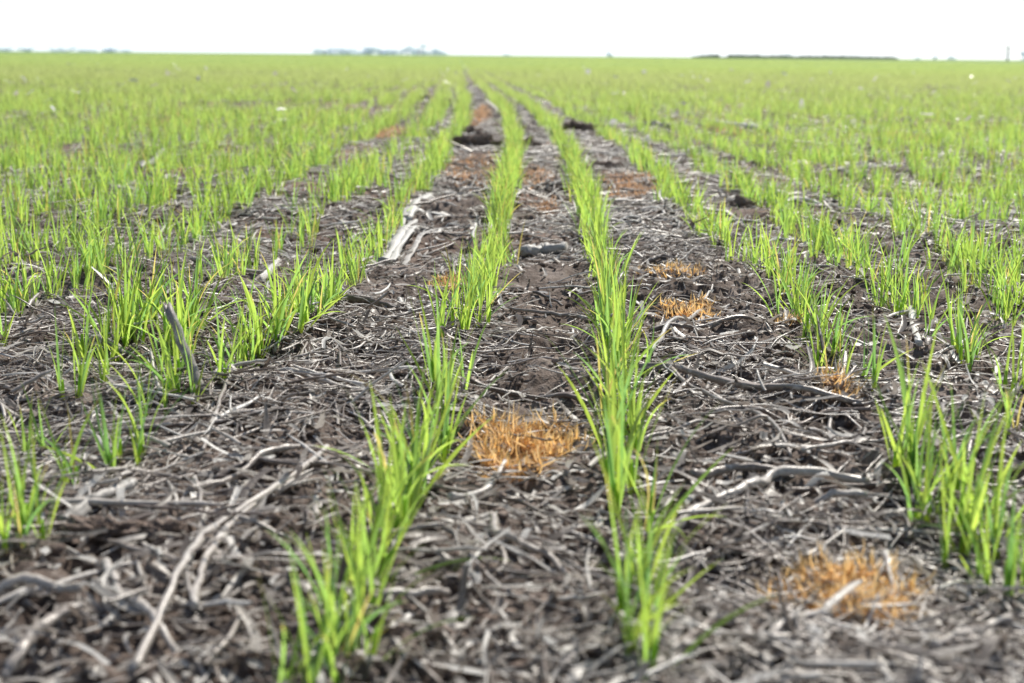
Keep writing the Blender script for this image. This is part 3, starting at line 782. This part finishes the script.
BRIGHT = [(801, 113, 5, 11, 'brightest upright white husk, far back on the right'), (613, 134, 8, 7, 'white upright husk far back beside the row gap'),
          (588, 76, 5, 6, 'tiny white husk near the horizon, right of the row gaps'), (768, 90, 6, 7, 'tiny white husk near the horizon on the right'),
          (644, 75, 5, 4, 'second tiny white husk near the horizon, right of the row gaps'), (275, 78, 5, 5, 'tiny white husk near the horizon on the left'),
          (853, 128, 6, 7, 'white husk beside the thin pale stalk far right'), (647, 148, 6, 6, 'white husk in front of the dark far stalk')]
for i in range(95 + len(BRIGHT)):
    yy = random.uniform(3.0, 7.0) ** 2; xx = random.uniform(-1, 1) * .37 * yy
    bj = i - 95
    if bj >= 0: q_ = at(BRIGHT[bj][0], BRIGHT[bj][1]); xx, yy = q_.x, q_.y
    V, f = chips(np.array([xx]), np.array([yy]), np.array([random.uniform(.05, .09) * (1.2 + yy * .014)]), np.array([random.uniform(.018, .034) * (1 + yy * .012)]), curl=.4)
    V = V.reshape(-1, 3); cc_ = V.mean(0)
    if bj >= 0:                                        # a strip standing on edge, broad side to the row
        sc_ = mpp(q_); u_, v_ = np.meshgrid(np.linspace(-.5, .5, 3), np.linspace(0, 1, 5))
        V = np.stack([u_ * BRIGHT[bj][2] * sc_ * (1 - .5 * v_ ** 3) + rng.normal(0, .08, u_.shape) * BRIGHT[bj][2] * sc_, rng.normal(0, .1, u_.shape) * BRIGHT[bj][2] * sc_, v_ * BRIGHT[bj][3] * sc_], -1).reshape(-1, 3)
        cc_ = V.mean(0)
    rot_ = np.eye(3) if bj >= 0 else np.array(Matrix.Rotation(random.uniform(.2, .9), 3, Vector((random.uniform(-1, 1), random.uniform(-1, 1), 0)).normalized()))
    V = (V - cc_) @ rot_.T; V[:, 2] -= V[:, 2].min(); V = V + np.array([xx, yy, hz(xx, yy) + (.07 if bj < 0 else .03)])
    c = np.zeros((15, 3)); c[:, 1] = random.choice([.8, 1, 1])
    o = local_obj('husk_flake', V, f, c, M_CHIP)
    lab = f"white husk fleck {'in the distant crop' if yy > 12 else 'in the mid field crop'}, {xzone((xx, yy))}"
    if bj >= 0: c[:, 1] = 1.0; tag(o, BRIGHT[bj][4], 'husk flake'); continue
    tag(o, lab, 'husk flake', lab)

# clods
def clod(px, py, wpx, hpx, label, mat=None, group=None):
    p = at(px, py); s = mpp(p); nl, nn = 44, 64
    th = np.linspace(0, PI, nl + 1)[:, None]; ph = (np.arange(nn) * 2 * PI / nn)[None]
    dx, dy, dz = np.sin(th) * np.cos(ph), np.sin(th) * np.sin(ph), np.cos(th) * np.ones_like(ph)
    sd = random.uniform(0, 50)
    k = .85 + .7 * (vn(dx * 1.6 + sd, dy * 1.6 + dz * 2.1, 51) - .5) + .6 * (vn(dx * 4 + sd, dy * 4 + dz * 5, 52) - .5) + .4 * (vn(dx * 10 + sd, dy * 10 + dz * 10, 53) - .5) + .22 * (vn(dx * 24 + sd, dy * 24 + dz * 22, 54) - .5)
    V = np.stack([dx * k * wpx * s / 2, dy * k * wpx * s / 2 * .8, dz * k * hpx * s * .75], -1) + np.array([p.x, p.y, hz(p.x, p.y) + hpx * s * .15])
    o = local_obj('soil_clod', V, grid_faces(1, nl + 1, nn, True)[:, ::-1], None, mat or M_CLOD)
    tag(o, label, 'clod', group)
CLODS = [(475, 152, 38, 17, 'large dark clod in the gap left of the middle rows, far back'), (472, 137, 30, 10, 'flat dark clod behind the large dark one, left gap'),
         (528, 150, 28, 15, 'dark clod between the two middle rows, far back'), (520, 132, 20, 8, 'small clod between the middle rows, farthest of them'),
         (578, 134, 34, 11, 'wide dark clod in the gap right of the middle rows, far back'), (606, 172, 44, 10, 'low broad clod in the gap right of the middle rows'),
         (425, 100, 12, 6, 'small far clod in the second gap from the left'), (447, 108, 12, 8, 'small far clod beside the left gap'),
         (742, 216, 26, 16, 'dark clod among wheat on the right, well back'), (104, 560, 80, 24, 'large brown crumbly clod in the left foreground'),
         (258, 600, 50, 16, 'brown clod under the pale crooked branch'), (168, 565, 44, 16, 'brown clod beside the stubby stalk chunk'),
         (320, 340, 34, 14, 'clod at the foot of the left wheat tufts'), (425, 262, 26, 12, 'dark clod beside the thick white stalk'),
         (690, 608, 44, 14, 'brown clod in the right foreground left of the orange clump'), (210, 175, 30, 10, 'dark clod well back on the left')]
for q in CLODS: clod(*q)

# rusty dead grass clumps
def dead_clump(px, py, wpx, dpx, hh, label, n=320, tone=0):
    n = int(n * (2.6 if py < 260 else 1.9)); dpx *= 1.2
    p = at(px, py); s = mpp(p); q = at(px, py - dpx / 2); q2 = at(px, py + dpx / 2); ry = abs(q.y - q2.y) / 2; rx = wpx * s / 2
    a = rng.uniform(0, 2 * PI, n); rr = np.sqrt(rng.random(n)) * (1 + .25 * np.sin(3 * a + px))
    X = p.x + rr * rx * np.cos(a); Y = (q.y + q2.y) / 2 + rr * ry * np.sin(a)
    base = np.stack([X, Y, height(X, Y) + rng.uniform(-.001, .35, n) * hh * (1 - rr * .8)], -1)
    v, f, c = blades(base, rng.uniform(0, 2 * PI, n), rng.uniform(.7, 1.6, n), rng.uniform(-1.6, 1.4, n), rng.uniform(.5, 1.25, n) * hh * (1.5 if py < 260 else 1), rng.uniform(.0011, .0023, n) * (1 + s * 250) * (1.9 if py < 260 else 1),
                     rng.random(n), rng.random(n) * .5, seg=5, cols=2, narrow=.8)
    tag(local_obj('dead_grass_clump', v, f, c, M_DEADFAR if py < 260 else M_DEAD), label, 'dead grass')
DC = [(522, 458, 112, 44, .032, 'bright orange dead grass clump between the two middle wheat rows', 520), (848, 612, 135, 58, .030, 'orange brown dead grass clump nearest the camera, right foreground', 520),
      (690, 328, 52, 16, .024, 'small rusty dead grass clump right of the middle rows', 260), (672, 290, 66, 16, .020, 'rusty dead grass clump beyond the small one, right of middle', 260),
      (832, 412, 24, 26, .03, 'tiny orange dead grass tuft at the foot of the right wheat clump', 110), (630, 193, 50, 20, .02, 'broad rusty dead grass patch in the gap right of the middle rows', 420),
      (470, 176, 56, 22, .02, 'broad rusty dead grass patch in the gap left of the middle rows', 420), (480, 120, 18, 16, .03, 'far rusty dead grass patch in the gap left of middle', 700),
      (535, 182, 34, 18, .02, 'rusty dead grass patch between the middle rows, far back', 300), (450, 286, 34, 12, .018, 'thin rusty dead grass wisp beside the left middle row', 120), (545, 212, 26, 10, .02, 'faint rusty dead grass wisp between the middle rows', 110),
      (385, 136, 36, 10, .03, 'far rusty dead grass patch left of the gaps', 260), (905, 140, 60, 10, .03, 'far rusty dead grass patch at right', 260), (728, 132, 30, 8, .03, 'far rusty patch under the bright white stalk', 160),
      (788, 345, 26, 10, .02, 'small rusty dead grass wisp left of the first right wheat clump', 90), (165, 126, 50, 8, .03, 'far rusty dead grass patch on the left', 260)]
for q in DC: dead_clump(*q)

# ------------------------------------------------------------------ horizon
def tree(px, base_y, hpx, wpx, D, label, group, name='tree'):
    r = (px - 512) / F; x = r * D * cp; s = D / F
    hgt = hpx * s; wd = wpx * s * 1.3
    root = bpy.data.objects.new(name, None); COL.objects.link(root); root.location = (x, D, -.3)
    tag(root, label, 'tree', group)
    k = 5; C = np.zeros((1, k, 3)); C[0, :, 2] = np.linspace(0, hgt * .55, k)
    v, f, c = tubes(C, np.linspace(wd * .05, wd * .025, k)[None], 7)
    link('trunk', mesh_np('trunk', v, f, None, M_TRUNK), root)
    nb = 5; V, Fs, st = [], [], 0
    n = 1000; lob = np.stack([rng.uniform(-.36, .36, 7) * wd, rng.uniform(-.36, .36, 7) * wd, rng.uniform(.02, .80, 7) * hgt], -1)
    li = rng.integers(0, 7, n); d = rng.normal(0, 1, (n, 3)); d /= np.linalg.norm(d, axis=1, keepdims=True)
    pos = lob[li] + d * (rng.random(n) ** .4)[:, None] * np.array([wd * .22, wd * .22, hgt * .2])
    a = rng.normal(0, 1, (n, 3)); a /= np.linalg.norm(a, axis=1, keepdims=True); b = np.cross(a, rng.normal(0, 1, (n, 3))); b /= np.linalg.norm(b, axis=1, keepdims=True)
    sz = (rng.uniform(.02, .045, n) * (wd + hgt) * .6)[:, None]
    V = np.stack([pos - a * sz, pos - b * sz * .6, pos + a * sz, pos + b * sz * .6], 1)
    var = np.repeat(rng.random((n, 1, 3)), 4, 1)
    link('crown', mesh_np('crown', V, np.arange(n * 4).reshape(n, 4), var.reshape(-1, 3), M_TREE, smooth=False), root)
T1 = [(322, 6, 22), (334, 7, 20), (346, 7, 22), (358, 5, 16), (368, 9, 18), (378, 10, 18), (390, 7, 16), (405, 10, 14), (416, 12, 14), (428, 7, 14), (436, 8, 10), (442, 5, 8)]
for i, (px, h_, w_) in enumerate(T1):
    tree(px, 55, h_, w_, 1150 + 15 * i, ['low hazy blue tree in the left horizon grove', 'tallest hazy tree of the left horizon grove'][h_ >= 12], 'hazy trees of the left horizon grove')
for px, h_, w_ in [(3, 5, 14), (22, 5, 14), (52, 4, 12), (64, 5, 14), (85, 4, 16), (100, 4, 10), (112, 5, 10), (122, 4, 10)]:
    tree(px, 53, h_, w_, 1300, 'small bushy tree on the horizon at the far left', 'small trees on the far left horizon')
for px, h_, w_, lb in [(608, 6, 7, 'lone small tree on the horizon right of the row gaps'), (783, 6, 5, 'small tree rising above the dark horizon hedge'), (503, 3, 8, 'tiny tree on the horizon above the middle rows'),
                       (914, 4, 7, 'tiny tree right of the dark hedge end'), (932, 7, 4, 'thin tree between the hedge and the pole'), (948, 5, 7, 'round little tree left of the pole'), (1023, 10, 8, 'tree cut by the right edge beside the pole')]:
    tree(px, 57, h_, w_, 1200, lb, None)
# the long low hedge: a far-off belt that reads as one mass
def hedge():
    D = 850; s = D / F; n = 9000
    px = rng.uniform(690, 897, n); x = (px - 512) * s * cp
    top = (1.2 + 1.6 * vn(px * .12, px * 0, 61) + 1.6 * vn(px * .5, px * 0, 62)) * s * np.clip((px - 688) / 12, .3, 1) * np.clip((899 - px) / 8, .2, 1)
    top = np.where((px > 718) & (px < 726), top * .3, top)
    z = rng.random(n) * top; y = D + rng.uniform(0, 6, n)
    a = rng.normal(0, 1, (n, 3)); a /= np.linalg.norm(a, axis=1, keepdims=True); b = np.cross(a, rng.normal(0, 1, (n, 3))); b /= np.linalg.norm(b, axis=1, keepdims=True)
    pos = np.stack([x, y, z], -1); V = np.stack([pos - a * .35, pos - b * .25, pos + a * .35, pos + b * .25], 1)
    var = np.repeat(rng.random((n, 1, 3)), 4, 1)
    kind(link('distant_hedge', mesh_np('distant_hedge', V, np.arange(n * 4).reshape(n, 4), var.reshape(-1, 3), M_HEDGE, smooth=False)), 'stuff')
hedge()
def pole():
    D = 420; s = D / F; x = (1005 - 512) * s * cp
    root = bpy.data.objects.new('utility_pole', None); COL.objects.link(root); root.location = (x, D, -.2)
    tag(root, 'thin utility pole standing on the horizon near the right edge', 'pole')
    C = np.zeros((1, 6, 3)); C[0, :, 2] = np.linspace(0, 15 * s + .2, 6)
    v, f, c = tubes(C, np.linspace(.32, .26, 6)[None], 10); link('pole_shaft', mesh_np('pole_shaft', v, f, None, M_POLE), root)
    C = np.zeros((1, 4, 3)); C[0, :, 0] = np.linspace(-.9, .9, 4); C[0, :, 2] = 14 * s
    v, f, c = tubes(C, np.full((1, 4), .09), 6); link('crossarm', mesh_np('crossarm', v, f, None, M_POLE), root)
pole()
print('objects', len(bpy.data.objects))
